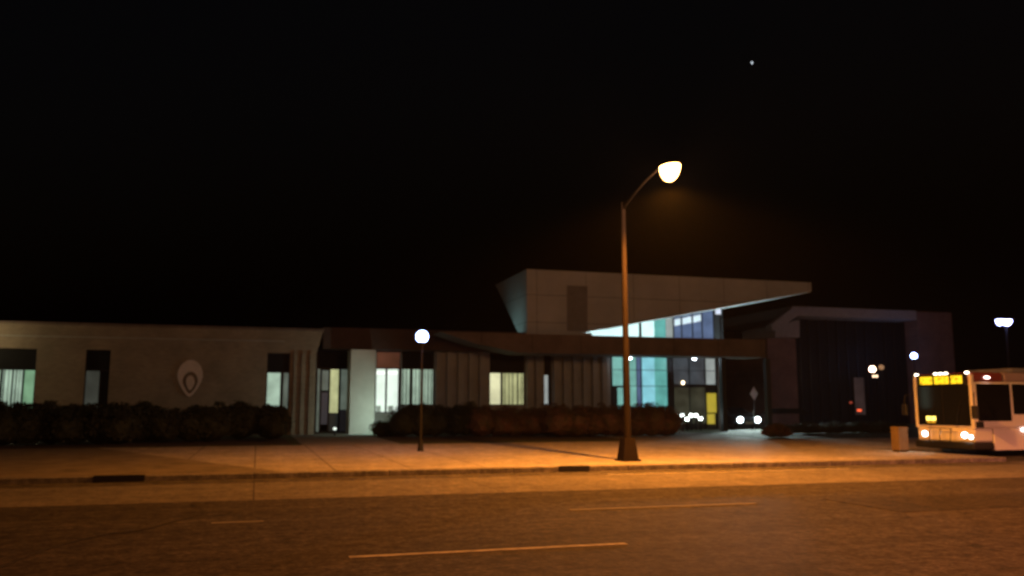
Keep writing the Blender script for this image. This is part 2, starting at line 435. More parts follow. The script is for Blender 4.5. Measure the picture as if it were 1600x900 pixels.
# left wing wall
Z0 = .12
zr = Zz(300, 512.5, VW)
zwt = Zz(300, 549, VW); zwm = Zz(300, 581, VW); zwb = Zz(300, 640, VW)
holes = []
def hole(pa, pb): h = (X(pa, VW), X(pb, VW), zwb, zwt); holes.append(h); return h
h0 = hole(-75, 54); h1 = hole(131, 170); h2 = hole(416, 452)
uend_b, uend_t = X(493, VW), X(505, VW, 520)
mb = MB()
wall_with_holes(mb, -70, uend_b, Z0-.1, zwt+.001, VW, VW+.35, holes)
mb.uzpoly([(-70, zwt), (uend_b, zwt), (uend_t, zr), (-70, zr)], VW-.002, VW+.35)
mb.build('wall', M['brick'], bld)
mb = MB(); mb.uzpoly([(-70, zr), (uend_t+.05, zr), (uend_t+.05, zr+.12), (-70, zr+.12)], VW-.12, VW+14)
mb.build('roof', M['fascia'], bld)
# a slim reveal line along the wall under the roof
MB().box(-70, uend_t-2, VW-.03, VW-.003, zr-.62, zr-.56).build('coping', M['precast'], bld)
MB().box(uend_b-.35, uend_b, VW+.35, VW+5, Z0-.1, zr-.01).build('wall', M['brick'], bld)
# piers beside the third window
for pa, pb in ((458, 463), (470, 476), (483, 488)):
    MB().box(X(pa, VW), X(pb, VW), VW-.14, VW-.003, Z0, zwt).build('pier', M['brick'], bld)
# windows of the left wing
f = window(*h0[:2], zwb, zwm, zwt, VW+.12, [(h0[0], X(-35, VW), G_GREEN), (X(-32, VW), X(-2, VW), G_PALE), (X(2, VW), X(17, VW), G_PALE), (X(19, VW), X(33, VW), G_PALE), (X(36, VW), h0[1], G_GREEN)])
blinds(f, X(2, VW), X(32, VW), zwb+.05, zwm, VW+.12, 5, 1, .25)
window(*h1[:2], zwb, zwm, zwt, VW+.12, [(h1[0], X(154, VW), G_DIM), (X(157, VW), h1[1], M['spandrel'])], label='dim window with only a faint pale pane')
window(*h2[:2], zwb, zwm, zwt, VW+.12, [(h2[0], X(438, VW), G_PALE), (X(443, VW), h2[1], G_DIM2)])
# emblem: pointed shield ring around an oval
def teardrop(cx, cz, w, h, n=40):
    pts = []
    for i in range(n):
        t = 2*math.pi*i/n; x = math.sin(t); y = math.cos(t)
        if y < 0: x *= (1 - .45*(-y)**1.3) ; y = y*1.25
        pts.append((cx + x*w/2, cz + y*h/2.25+h*.055))
    return pts
cu, cz = uz(297, 591, VW)
ew, eh = X(317, VW)-X(277, VW), Zz(297, 562, VW)-Zz(297, 619, VW)
em = MB()
O = teardrop(cu, cz, ew, eh); I = teardrop(cu+.02, cz-.12*eh, ew*.60, eh*.60)
n = len(O)
v_a, v_b = VW-.09, VW-.003
A = [em.bm.verts.new((u, v_a, z)) for u, z in O]; B = [em.bm.verts.new((u, v_a, z)) for u, z in I]
A2 = [em.bm.verts.new((u, v_b, z)) for u, z in O]; B2 = [em.bm.verts.new((u, v_b, z)) for u, z in I]
for i in range(n):
    j = (i+1) % n
    em.bm.faces.new((A[i], A[j], B[j], B[i])); em.bm.faces.new((A[i], A[j], A2[j], A2[i]))
    em.bm.faces.new((B[i], B[j], B2[j], B2[i])); em.bm.faces.new((A2[i], A2[j], B2[j], B2[i]))
em = em.build('emblem', M['emblem'], bld, label='pale shield shaped ring emblem on the dark wall')
oc = MB(); oc.uzpoly(teardrop(cu+.02, cz-.13*eh, ew*.34, eh*.40), VW-.1, VW-.003); oc.build('emblem_centre', M['emblem'], em)

# recessed entrance
ve = 49.2
u0, u1 = X(494, ve), X(548, ve)
ztop = Zz(520, 548, ve); zt = Zz(520, 577, ve)
zb = .16
def pz(py, v=ve, px=520): return Zz(px, py, v)
f = window(u0, u1, zb, zt, ztop, ve, [
    (X(496, ve), X(500, ve), G_DIM2), (X(503, ve), X(513, ve), G_DIM2, pz(610), pz(579)),
    (X(516, ve), X(529, ve), G_YEL, pz(645), None), (X(532.5, ve), X(545, ve), G_DIM2, pz(640), None)],
    label='glazed entrance front with one yellow lit pane')
MB().box(X(503, ve), X(513, ve), ve+.055, ve+.07, pz(663), pz(613)).build('door', emis((.36, .36, .40), .07), f)
MB().box(X(532.5, ve), X(545, ve), ve+.055, ve+.07, .2, pz(641)).build('door', emis((.3, .3, .35), .02), f)
MB().box(X(516, ve), X(529, ve), ve+.055, ve+.07, .2, pz(646)).build('door', emis((.3, .4, .35), .03), f)
# big pale column
vc = 46.4
MB().box(X(547, vc), X(586, vc), vc, vc+1.6, .1, Zz(566, 546, vc), bev=.02).build('column', M['column'], bld)
# dark fascia over entrance and windows
zf1 = Zz(650, 518, VR); zf0 = Zz(650, 549, VR)
MB().box(uend_t+.06, X(812, VR), VR-1.0, VR+12, zf0, zf1+.02).build('fascia', M['fascia_dark'], bld)
# middle windows and ribbed wall on plane VR
vr = VR
zwt2, zwm2, zwb2 = zf0-.02, Zz(650, 577, vr), Zz(650, 633, vr)
a0, a1, a2_, a3_ = X(587, vr), X(626, vr), X(627, vr), X(678, vr)
b0, b1 = X(765, vr), X(820, vr); c0, c1 = X(850, vr), X(862, vr); gend = X(954, vr)
mb = MB()
wall_with_holes(mb, X(570, vr), gend, .1, zf0, vr, vr+.3, [(a0, a1, Zz(600, 645, vr), zf0-.001), (a2_, a3_, zwb2, zf0-.001), (b0, b1, zwb2, zf0-.001), (c0, c1, zwb2, zf0-.001)])
for pa, pb in ((679, 764), (821, 849), (863, 953)):
    ua, ub = X(pa, vr), X(pb, vr); k = max(2, round((ub-ua)/.62)); st = (ub-ua)/k
    for i in range(k):
        mb.box(ua+st*i+.03, ua+st*i+.36, vr-.26, vr-.002, .1, zf0-.004)
mb.build('ribbed_wall', M['precast'], bld)
redrefl = emis((.5, .15, .11), .07, .5)  # red reflection put into the transom panel as its own glow
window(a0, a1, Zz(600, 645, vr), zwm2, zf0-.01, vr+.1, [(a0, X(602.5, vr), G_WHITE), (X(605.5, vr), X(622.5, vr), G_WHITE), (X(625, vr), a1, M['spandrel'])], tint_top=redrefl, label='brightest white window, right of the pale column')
for pa, pb in ((588.5, 601), (607, 621)):
    MB().box(X(pa, vr), X(pb, vr), vr+.12, vr+.152, Zz(600, 584, vr), Zz(600, 581, vr)).build('room_light', emis((1, 1, .95), 1.6), bld)
    MB().box(X(pa, vr)+.02, X(pa, vr)+(X(pb, vr)-X(pa, vr))*.6, vr+.12, vr+.152, Zz(600, 644, vr), Zz(600, 634, vr)).build('room_furniture', emis((.5, .6, .5), .35), bld)
f = window(a2_, a3_, zwb2, zwm2, zf0-.01, vr+.1, [(a2_, X(641, vr), G_PALE), (X(644, vr), X(659, vr), G_PALE), (X(662, vr), a3_, G_PALE)])
blinds(f, a2_+.05, a3_-.05, zwb2+.05, zwm2, vr+.1, 10, 3, .3)
f = window(b0, b1, zwb2, Zz(790, 583, vr), zf0-.01, vr+.1, [(b0, X(783, vr), G_CREAM), (X(786.5, vr), b1, G_YEL)], label='cream lit window half behind vertical blinds')
blinds(f, X(787, vr), b1-.06, zwb2+.05, Zz(790, 583, vr), vr+.1, 5, 4, .28)
window(c0, c1, zwb2, Zz(855, 586, vr), zf0-.01, vr+.1, [(c0, X(857.5, vr), PALEG), (X(858.5, vr), c1, M['spandrel'])])
# long canopy band with a slanted left end
P = lambda px, py, v=VB: uz(px, py, v)
zct, zcb = P(900, 523.5)[1], P(900, 553)[1]
uc = [P(688, 520)[0], P(1196, 530)[0]]
pts = [(uc[0], zct), (uc[1], zct), (P(1196, 555)[0], zcb), (P(812, 553)[0], zcb), (P(742, 537)[0], (zct*.45+zcb*.55))]
mb = MB(); mb.uzpoly(pts, VB, VB+2.2)
mb.box(P(815, 553)[0], uc[1]-.02, VB+2.2, VB+16, zcb+.3, zct-.02)
mb.build('canopy', M['fascia'], bld)
# canopy posts over the driveway
for px in (1128, 1198):
    MB().box(X(px, VB+1), X(px, VB+1)+.3, VB+1, VB+1.3, .1, zcb-.003).build('canopy_post', M['frame'], bld)
# glazed hall under the wedge (lower storey) : plane VG
vg = VG
zg0, zgt = .12, zcb+.28
def gx(px, v=vg): return X(px, v, 590)
def gz(py, v=vg, px=1030): return Zz(px, py, v)
panes = [(957, 973, 557, 604, TGREEN), (965, 973, 606, 640, TGREEN), (983, 994, 557, 642, TGREEN), (995.5, 1001, 557, 640, BLUEW),
         (1003, 1023, 557, 664, CYAN), (1023.3, 1042, 557, 664, TEAL),
         (1053, 1076, 557, 600, GREYW), (1077.5, 1101, 557, 600, GREYW), (1103, 1117.5, 557, 600, PALEG),
         (1053, 1076, 605, 662, emis((.25, .25, .16), .10, .6)), (1077.5, 1101, 605, 662, emis((.25, .25, .16), .10, .6)),
         (1103, 1118, 614, 645, YPANEL), (1103, 1115, 647, 663, YPANEL)]
mb = MB()
ugl, ugr = gx(954), gx(1120)
mb.box(ugl, ugr, vg+.08, vg+.14, .12, zgt+.3)
for px in (956, 975.5, 982, 1002, 1043, 1048, 1052, 1076.7, 1102, 1119.5):
    mb.box(gx(px)-.03, gx(px)+.03, vg-.05, vg+.08, .12, zgt)
for py in (578.5, 603.5): mb.box(ugl, ugr, vg-.02, vg+.08, gz(py)-.02, gz(py)+.02)
cw = mb.build('curtain_wall', M['frame'], bld, label='tall teal and grey glazing beneath the canopy band')
for pa, pb, ya, yb, m in panes:
    MB().box(gx(pa), gx(pb), vg+.0, vg+.06, max(.2, gz(yb)), gz(ya)).build('pane', m, cw)
# return wall at the right of the glass, solid
MB().box(gx(1120)+.01, gx(1120)+.25, vg-.1, vg+12, .1, zgt+.2).build('wall', M['panel_dark'], bld)
MB().box(gx(1120)-.1, gx(1120)+.0, vg+.15, vg+12, .1, zgt).build('wall', M['panel_dark'], bld)
# upper storey glazing, wedge shaped
def topline(px):   # underside of the wedge front edge, in pixels
    return 517 + (px-905)*(455-517)/(1268-905)
zub = zct+.02
u_C, z_C = uz(1268, 455, VU); u_D, z_D = uz(905, 519.5, VU)
def zsoff(u): return z_D + (u-u_D)*(z_C-z_D)/(u_C-u_D)
up = [(906, 973, WHITEC), (980, 998, WHITEC), (1003, 1022, WHITEC), (1022.4, 1040, TEAL), (1041, 1051, PALEG),
      (1053, 1064, BLUEW), (1065.5, 1081, BLUEW), (1082.5, 1096, BLUEW), (1097.5, 1114, BLUEW)]
mb = MB()
def quad(mb, ua, ub, v0, v1, zlo, fa, fb):
    mb.uzpoly([(ua, zlo), (ub, zlo), (ub, fb), (ua, fa)], v0, v1)
ua, ub = gx(900), gx(1130)
quad(mb, ua, ub, vg+.08, vg+.14, zub, max(zub+.02, zsoff(ua)-.004), zsoff(ub)-.004)
for px in (976.5, 1000.5, 1052, 1064.7, 1081.8, 1096.8, 1115.5, 1128):
    u = X(px, vg, 510); quad(mb, u-.035, u+.035, vg-.05, vg+.08, zub, zsoff(u-.035)-.004, zsoff(u+.035)-.004)
uw = mb.build('clerestory', M['frame'], bld, label='wedge shaped band of white and blue glazing under the roof')
for pa, pb, m in up:
    a_, b_ = X(pa, vg, 510), X(pb, vg, 510); mb = MB()
    quad(mb, a_, b_, vg, vg+.06, zub+.02, max(zub+.03, zsoff(a_)-.03), zsoff(b_)-.03); mb.build('pane', m, uw)
    if 1052 < pa < 1097:
        mb = MB(); mb.uzpoly([(a_+.04, zsoff(a_)-.62), (b_-.04, zsoff(b_)-.62), (b_-.04, zsoff(b_)-.2), (a_+.04, zsoff(a_)-.2)], vg-.03, vg-.004)
        mb.build('ceiling_light', emis((.75, .92, 1.0), .9, .1), uw)
a_, b_ = X(1118.5, vg, 490), X(1127, vg, 490)
MB().box(a_, b_, vg, vg+.06, Zz(1122, 491, vg), Zz(1122, 478, vg)).build('pane', emis((.8, .85, 1.0), .8), uw)
# wedge body: front face, slanted end, soffit
uA, zA = uz(823, 422, VU); uB, zB = uz(1268, 440, VU)
zA = (zA + zB)/2
uE, zE = uz(827, 519, VU)
DEP = 6.9
front = [(uA, VU, zA), (u_C, VU, zA), (u_C, VU, z_C), (u_D, VU, z_D), (uA, VU, z_D)]
back = [(uA, VU+DEP, zA), (u_C, VU+DEP, zA), (u_C, VU+DEP, z_C), (u_D, VU+3.6, z_D-.0), (uA, VU+1.7, z_D)]
mb = MB(); mb.solid(front, back); bmesh.ops.triangulate(mb.bm, faces=[f for f in mb.bm.faces if len(f.verts) > 3])
mb.box(uA, ua, VU+.05, VU+1.6, zcb+.4, z_D-.003)
wedge = mb.build('upper_hall', M['white_wall'], bld, label='pale wedge shaped upper hall with a pointed right end')
MB().uzpoly([uz(886, 446, VU-.03), uz(918, 447, VU-.03), uz(918, 517, VU-.03), uz(886, 517, VU-.03)], VU-.03, VU-.004).build('wall_panel', M['panel_dark'], wedge)
mb = MB(); mb.solid([(u_D+.3, VU+.06, z_D+.04), (u_C-.05, VU+.06, z_C-.006), (u_C-.05, VU+DEP-.1, z_C-.006), (u_D+.3, VU+3.5, z_D+.04)],
                    [(u_D+.3, VU+.06, z_D+.01), (u_C-.05, VU+.06, z_C-.05), (u_C-.05, VU+DEP-.1, z_C-.05), (u_D+.3, VU+3.5, z_D+.01)])
mb.build('soffit', M['soffit'], wedge)
# strip light set on the roof edge, washing the soffit
for (px, pw) in ((930, 20), (1010, 30), (1090, 45), (1165, 110)):
    u = X(px, VU+1.2, 510)
    MB().box(u-.6, u+.6, VU+1.1, VU+1.2, zub, zub+.05).build('strip_light', emis((.7, .95, 1.0), 1.5), bld)
    lamp_light('soffit_light', 'AREA', pw, (.70, .95, 1.0), bld, (u, VU+1.2, zub+.07), size=.8, rot=(R(180), 0, 0))
u = X(770, VU, 516)
MB().box(u-.15, u+.15, VU+1.9, VU+2.1, zct, zct+.2, bev=.02).build('roof_floodlight', M['frame'], bld)
lamp_light('roof_flood_lamp', 'SPOT', 90, (.55, .95, .85), bld, (u+.18, VU+2.0, zct+.3), .06, (120, .7), (R(115), 0, R(-90)))
# small soffit down lights under the canopy
for px, py in ((984, 559), (1085, 560)):
    u, z = uz(px, py, VB+3.2)
    o = MB().ball((u, VB+3.2, z), .14, .14, .12).build('down_light', emis((.8, .9, 1.0), 12), bld, smooth=True)
    lamp_light('down_light_lamp', 'POINT', 22, (.8, .92, 1.0), bld, (u, VB+3.2, z-.2), .08)
u, z = uz(1067, 598, vg-.1)
MB().ball((u, vg-.12, z), .1, .08, .12).build('wall_lamp', emis((1, .75, .45), 6), bld, smooth=True)
# body behind, so nothing is hollow from the side
MB().box(-69, uend_b-.4, VW+5, VW+13.5, .1, zr-.02).build('rear_block', M['brick'], bld)

# ------------------------------------------------------------ second building at the right
V2 = 62.0
b2 = thing('annexe_building', 'dark second building with a pale roof edge and red brick end, behind the bus', 'building')
def Q(px, py, v=V2): return uz(px, py, v)
zt2 = Q(1300, 486)[1]; zfb = Q(1300, 500)[1]
MB().box(Q(1214, 490)[0], Q(1432, 490, V2-2.2)[0], V2-2.2, V2+12, zfb, zt2).build('roof', M['annexe_trim'], b2)
MB().box(Q(1436, 540, V2-1.5)[0], Q(1490, 540, V2-1.5)[0], V2-1.5, V2+12, .1, zt2+.05).build('wall', M['redbrick'], b2, label='red brick end wall')
MB().box(Q(1232, 560)[0], Q(1434, 560)[0], V2+.1, V2+.4, .1, zfb-.004).build('wall', M['spandrel'], b2, label='black glass front')
mb = MB()
for i in range(14):
    u = Q(1236+i*14.8, 560)[0]; mb.box(u-.04, u+.04, V2, V2+.098, .1, zfb-.004)
mb.build('mullions', M['frame'], b2)
# pale slanted fin and box at its left end
mb = MB(); mb.uzpoly([Q(1173, 512), Q(1206, 486), Q(1216, 487), Q(1216, 497), Q(1182, 521), Q(1174, 521)], V2-3.0, V2-2.25)
mb.build('slanted_fin', M['annexe_trim'], b2)
mb = MB(); mb.uzpoly([Q(1191, 513), Q(1228, 503), Q(1228, 530), Q(1191, 530)], V2-1.9, V2+3)
mb.build('roof_box', M['annexe_trim'], b2)
MB().box(Q(1188, 540)[0], Q(1232, 540)[0], V2-1.0, V2+8, .1, Q(1210, 530)[1]-.003).build('wall', M['redbrick'], b2)
# dim doorway with a small red lamp
dr = MB().box(Q(1334, 600)[0], Q(1349, 600)[0], V2-.08, V2-.03, Q(1341, 648)[1], Q(1341, 590)[1]).build('door', emis((.20, .12, .11), .14, .3), b2, label='faint pinkish lit doorway')
u, z = Q(1341, 641); MB().box(u-.18, u+.18, V2-.2, V2-.09, z-.1, z+.08, bev=.02).build('red_light', emis((1, .12, .04), 1.6), dr)
u, z = Q(1328, 629); MB().box(u-.08, u+.08, V2-.2, V2-.02, z-.08, z+.08, bev=.02).build('red_light', emis((1, .15, .08), .35), b2)

# ------------------------------------------------------------ street lamps (sodium)
pu_, pv_ = gr(981, 720)
SL = Wd(pu_, pv_, .128)
LAMP_Z = Zz(1043, 258, pv_-2.75)-.128
POLE_Z = Zz(975, 316, pv_)-.128
def street_lamp(loc, rz, label, power, arm=2.4, col=SODIUM):
    htop, hp = LAMP_Z, POLE_Z
    t = thing('street_lamp', label, 'street lamp', loc, rz, 'tall sodium street lamps along the road')
    mb = MB()
    mb.tube((0, 0, .55), (0, 0, hp), .105, .06, 16)
    mb.build('pole', M['pole'], t, smooth=False)
    mb = MB(); mb.solid([(-.23,-.23,0),(.23,-.23,0),(.23,.23,0),(-.23,.23,0)], [(-.15,-.15,.62),(.15,-.15,.62),(.15,.15,.62),(-.15,.15,.62)])
    mb.box(-.27, .27, -.27, .27, -.01, .05); mb.build('base', M['pole'], t)
    pts = []; rs = []
    for i in range(9):
        k = i/8; pts.append((0, -arm*k, hp-.2 + (htop-hp+.28)*(1-(1-k)**1.7))); rs.append(.042-.012*k)
    mb = MB(); mb.path(pts, rs); mb.build('arm', M['arm'], t)
    hd = MB(); hz = htop-.06
    hd.ball((0, -arm-.28, hz+.05), .25, .48, .14, 20, half=1); hd.box(-.08, .08, -arm-.02, -arm+.2, hz+.02, hz+.12, bev=.02)
    h = hd.build('lamp_head', M['pole'], t, smooth=True)
    MB().ball((0, -arm-.32, hz+.045),   .24, .36, .40, 20, half=-1).build('lens', emis((1.0, .52, .16), 14), h, smooth=True)
    lamp_light('sodium_lamp', 'SPOT', power, col, t, (0, -arm-.32, hz-.48), .12, (156, .35))
    lamp_light('lens_spill', 'POINT', power*.15, (1, .45, .17), t, (0, -arm-.32, hz-.5), .12)
    return t
street_lamp(SL, TH+R(2), 'tall street lamp with glowing orange head on a long arm, beside the kerb', 9300)
street_lamp(Wd(pu_-38, pv_, .128), TH, 'tall street lamp beyond the left edge of the photo', 3300)
street_lamp(Wd(pu_+42, pv_, .128), TH, 'tall street lamp far along the kerb to the right of the bus', 4200)
street_lamp(Wd(11, -1.0, .128), TH+R(180), 'tall street lamp on the near pavement behind the camera', 3900, col=(1, .21, .06))
street_lamp(Wd(27, .1, .128), TH+R(180), 'added rose white street lamp out of view, lighting the bus side and right road', 14500, col=(1, .24, .17))  # unseen lamp, added to throw pink light on the bus side and road

# ------------------------------------------------------------ pedestrian and car park lamps
def globe_lamp(loc, h, label, col, e, r=.24):
    t = thing('globe_lamp', label, 'lamp post', loc, TH, 'post top globe lamps around the building')
    mb = MB(); mb.tube((0,0,0), (0,0,.35), .11, .075); mb.tube((0,0,.35), (0,0,h-r), .038, .03); mb.build('pole', M['pole_dark'], t)
    MB().tube((0,0,h-r-.12), (0,0,h-r+.03), .05, .13).build('collar', M['pole_dark'], t)
    MB().ball((0,0,h), r).build('globe', emis(col, min(e, 30)), t, smooth=True)
    if e > 3: lamp_light('globe_bulb', 'POINT', e, col, t, (0, 0, h), r+.03)
    return t
def at_ground(px, py): u, v = gr(px, py); return u, v
u, v = gr(657, 705)
hh = uz(660, 526, v)[1]-.13
globe_lamp(Wd(u, v, .128), hh, 'blue white globe lamp on a thin dark post in front of the low building', LEDBLUE, 185, .215)
v = 58; u, z = uz(1428, 556, v)
globe_lamp(Wd(u, v, .12), z-.12, 'small bluish white lamp on a post just left above the bus', LEDBLUE, 22, .26)
v = 57; u, z = uz(1363, 577, v)
globe_lamp(Wd(u, v, .12), z-.12, 'warm white globe lamp in front of the dark annexe', (1, .66, .42), 16, .25)
u, z = uz(-75, 540, 45.2)
globe_lamp(Wd(u, 45.2, .12), 4.9, 'warm globe lamp near the wall beyond the left edge of the photo', (1, .80, .42), 300, .28)
# dim neighbour of the warm lamp and the glint beneath it: a lantern hung lower
v = 57.6; u, z = uz(1377, 574, v)
globe_lamp(Wd(u, v, .12), z-.12, 'dim brownish globe lamp right beside the warm white one', (.8, .42, .2), .35, .22)
v = 57; u, z = uz(1364, 588, v)
t = thing('hanging_lantern', 'small double lantern fixed low under the warm white globe lamp', 'lantern', Wd(u, v-.25, z))
MB().box(-.3, .3, -.02, .26, .08, .11).build('bracket', M['pole_dark'], t)
for s in (-1, 1): MB().ball((s*.14, 0, 0), .10).build('bulb', emis((1, .7, .45), 2.5), t, smooth=True)
# twin head lamp at the right
v = 45; u, z = uz(1571, 502, v)
t = thing('area_lamp', 'tall twin headed bluish white lamp post above the bus at the right', 'lamp post', Wd(u, v, .12))
mb = MB(); mb.tube((0,0,0), (0,0,.5), .16, .14); mb.tube((0,0,.5), (0,0,z+.1), .075, .055); mb.build('pole', M['pole_dark'], t)
MB().tube((-.45,0,z-.02), (.5,0,z+.05), .03).build('cross_arm', M['pole_dark'], t)
for s, e, w in ((-1, 14, .20), (1, 40, .42)):
    cx = -.50 if s < 0 else .08
    h = MB().box(cx-w-.03, cx+w+.03, -.3, .3, z-.01, z+.11, bev=.03).build('lamp_head', M['pole_dark'], t)
    MB().ball((cx, 0, z-.012), w, .27, .42, 18, half=-1).build('lens', emis((.42, .46, 1.0), e), h, smooth=True)
lamp_light('area_lamp_light', 'POINT', 110, (.42, .42, 1.0), t, (.1, 0, z-.45), .2)

# star
d = ray(1175, 98).normalized()
st = MB().ball(CAM + d*1800, 1.7, 1.7, 2.8, 12).build('star', emis((.8, .9, 1.0), 1.1), smooth=True)
tag(st, 'single small bright star alone in the black sky', 'star')

# ------------------------------------------------------------ planting
def leaf_mass(mb, blobs, n, size, rnd):
    """leaf faces spread through the outer half of a set of lobes"""
    tot = sum(b[3]*b[4]*b[5] for b in blobs)
    for b in blobs:
        k = int(n*b[3]*b[4]*b[5]/tot)
        for _ in range(k):
            d = Vector((rnd.gauss(0,1), rnd.gauss(0,1), rnd.gauss(0,1))).normalized()
            if d.z < -.55: d.z = -d.z
            r = 1-abs(rnd.gauss(0, .13)) + rnd.uniform(-.04, .10) + (rnd.uniform(0, .22) if rnd.random() < .12 else 0)
            p = Vector((b[0]+d.x*r*b[3], b[1]+d.y*r*b[4], b[2]+d.z*r*b[5]))
            if p.z < .02: continue
            a = Vector((rnd.gauss(0,1), rnd.gauss(0,1), rnd.gauss(0,.6))).normalized()
            c_ = a.cross(d + Vector((rnd.gauss(0,.6), rnd.gauss(0,.6), rnd.gauss(0,.6)))).normalized()
            s_ = size*rnd.uniform(.6, 1.4)
            q = [p-a*s_, p+c_*s_*.45, p+a*s_, p-c_*s_*.45]
            mb.bm.faces.new([mb.bm.verts.new(x) for x in q])
def shrub(name, cat, label, u, v, L, Dp, H, m, n=5000, group=None, size=.055, seed=0, lobes=None, box=True):
    rnd = random.Random(seed)
    t = thing(name, label, cat, Wd(u, v, .12), TH, group)
    mb = MB(); bl = []
    k = lobes or max(2, int(L/.8))
    for i in range(k):
        x = -L/2 + L*(i+.5)/k + rnd.uniform(-.15, .15) if k > 1 else 0
        hh_ = H*rnd.uniform(.84, 1.04)
        bl.append((x, rnd.uniform(-.12, .12)*Dp, hh_*.46, (L/k)*(1.05 if lobes is None else .72) if k > 1 else L/2, Dp/2*rnd.uniform(.85, 1.1), hh_*.54))
    sub = []
    for b_ in bl:
        for _ in range(14):
            a_ = rnd.uniform(0, 2*math.pi); e_ = rnd.uniform(-.1, 1.35); q_ = rnd.uniform(.16, .30)
            sub.append((b_[0]+b_[3]*.9*math.cos(a_)*math.cos(e_), b_[1]+b_[4]*.9*math.sin(a_)*math.cos(e_), b_[2]+b_[5]*.88*math.sin(e_)*rnd.uniform(.9, 1.06), q_, q_, q_*rnd.uniform(.8, 1.3)))
    leaf_mass(mb, bl, int(n*.6), size, rnd)
    leaf_mass(mb, sub, int(n*.9), size*.9, rnd)
    mb.build('foliage', m, t)
    mb = MB()
    for b_ in bl:
        bmesh.ops.create_icosphere(mb.bm, subdivisions=2, radius=1, matrix=Matrix.Translation((b_[0], b_[1], b_[2])) @ Matrix.Diagonal((b_[3]*.86, b_[4]*.86, b_[5]*.86, 1)))
    for vv in mb.bm.verts:
        vv.co += Vector((rnd.uniform(-.06,.06), rnd.uniform(-.06,.06), rnd.uniform(-.06,.06)))
        vv.co.z = max(.01, vv.co.z)
    mb.build('inner_foliage', m, t)
    for b_ in bl: MB().path([(b_[0]-.03, b_[1], -.05), (b_[0], b_[1], b_[2]*.5), (b_[0]+.05, b_[1], b_[2])], [.05, .04, .03], 7).build('stem', M['stem'], t)
    return t
def hedge_px(pa, pb, v, top, **k):
    ua, ub = X(pa, v, 650), X(pb, v, 650); z = Zz((pa+pb)/2, top, v)
    return (ua+ub)/2, v, ub-ua, z-.12
GH = 'shrubs and hedges along the building front'
def planting(name, cat, label, pa, pb, v, top, dp, m, n, seed, lobes=None, size=.06):
    u, v, L, H = hedge_px(pa, pb, v, top)
    shrub(name, cat, label, u, v, L, dp, H, m, n, GH, size, seed, lobes)
planting('hedge', 'hedge', 'dark hedge at the left edge under the greenish striped window', -90, 70, 37, 634, 3.4, M['leaf_dark'], 9000, 11)
planting('hedge', 'hedge', 'dark hedge beneath the narrow dim window, left of the emblem', 60, 215, 37.5, 631, 3.2, M['leaf_dark'], 9000, 12)
planting('hedge', 'hedge', 'long dark hedge directly beneath the shield emblem', 205, 352, 38.5, 632, 3.0, M['leaf_dark'], 9000, 13)
planting('round_bush', 'bush', 'rounded black bush beneath the narrow lit window near the entrance', 356, 448, 40, 629, 3.0, M['leaf_dark'], 7000, 14, 2)
planting('small_shrub', 'shrub', 'small shrub lit by the ground floodlight beside the pale column', 583, 622, 43, 662, 1.5, M['leaf'], 2500, 15, 2)
planting('hedge', 'hedge', 'dark trimmed hedge behind the blue white lamp post', 620, 745, 41.8, 631, 2.2, M['leaf_dark'], 8000, 16, size=.05)
planting('hedge', 'hedge', 'brown green hedge beneath the cream lit window', 742, 868, 41.0, 636, 2.4, M['leaf_red'], 8000, 17, size=.05)
planting('hedge', 'hedge', 'reddish hedge behind the street lamp pole, left of the driveway', 862, 985, 39.6, 634, 2.6, M['leaf_red'], 9000, 18, size=.05)
planting('hedge', 'hedge', 'reddish hedge ending beside the driveway, under the teal glass', 978, 1052, 39.4, 632, 2.6, M['leaf_red'], 6000, 19, size=.05)
planting('small_shrub', 'shrub', 'low reddish shrub at the right corner of the driveway', 1196, 1232, 36.5, 668, 1.2, M['leaf_red'], 1800, 20, 2)
planting('low_hedge', 'hedge', 'low dark hedge on the lawn in front of the annexe', 1240, 1400, 41, 664, 1.6, M['leaf_dark'], 6000, 21)
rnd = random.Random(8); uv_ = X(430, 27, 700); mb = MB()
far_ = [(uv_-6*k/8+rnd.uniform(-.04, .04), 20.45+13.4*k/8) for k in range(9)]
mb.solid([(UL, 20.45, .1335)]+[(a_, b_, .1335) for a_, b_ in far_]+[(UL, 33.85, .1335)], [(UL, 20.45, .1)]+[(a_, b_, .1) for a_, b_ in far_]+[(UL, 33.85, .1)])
struct('left_ground_sheet', mb, mat('dull_sheet', (.24, .21, .165), .95, spec=.05, noise=.5, nscale=1.6, bump=.7, bscale=30))  # thin darker sheet over the left part of the pavement
# planting beds
struct('planting_bed', MB().box(X(-120, 37), X(450, 37, 690), 34.6, 42.5, .05, .126), M['soil'])
struct('planting_bed', MB().box(X(590, 41), X(1052, 38), 36.4, 44.6, .05, .126), M['soil'])
# ground floodlight in the shrub
u, v = gr(607, 679)
v = 44.8; u, z = uz(612, 655, v)
t = thing('floodlight', 'small bright floodlight glowing among leaves beside the pale column', 'floodlight', Wd(u, v-.9, .12))
MB().tube((0,0,0), (0,0,z-.3), .03).build('stake', M['black'], t)
MB().box(-.16, .16, -.08, .10, z-.32, z-.08, bev=.03).build('housing', M['black'], t)
MB().box(-.13, .13, -.1, -.082, z-.29, z-.11).build('lens', emis((.65, 1.0, .9), 14), t)
MB().box(-.13, .13, .101, .115, z-.29, z-.11).build('lens', emis((.65, 1.0, .9), 6), t)
lamp_light('flood_lamp', 'SPOT', 200, (.72, 1.0, .82), t, (-.1, .2, z-.1), .06, (120, .6), (R(100), 0, R(38)))
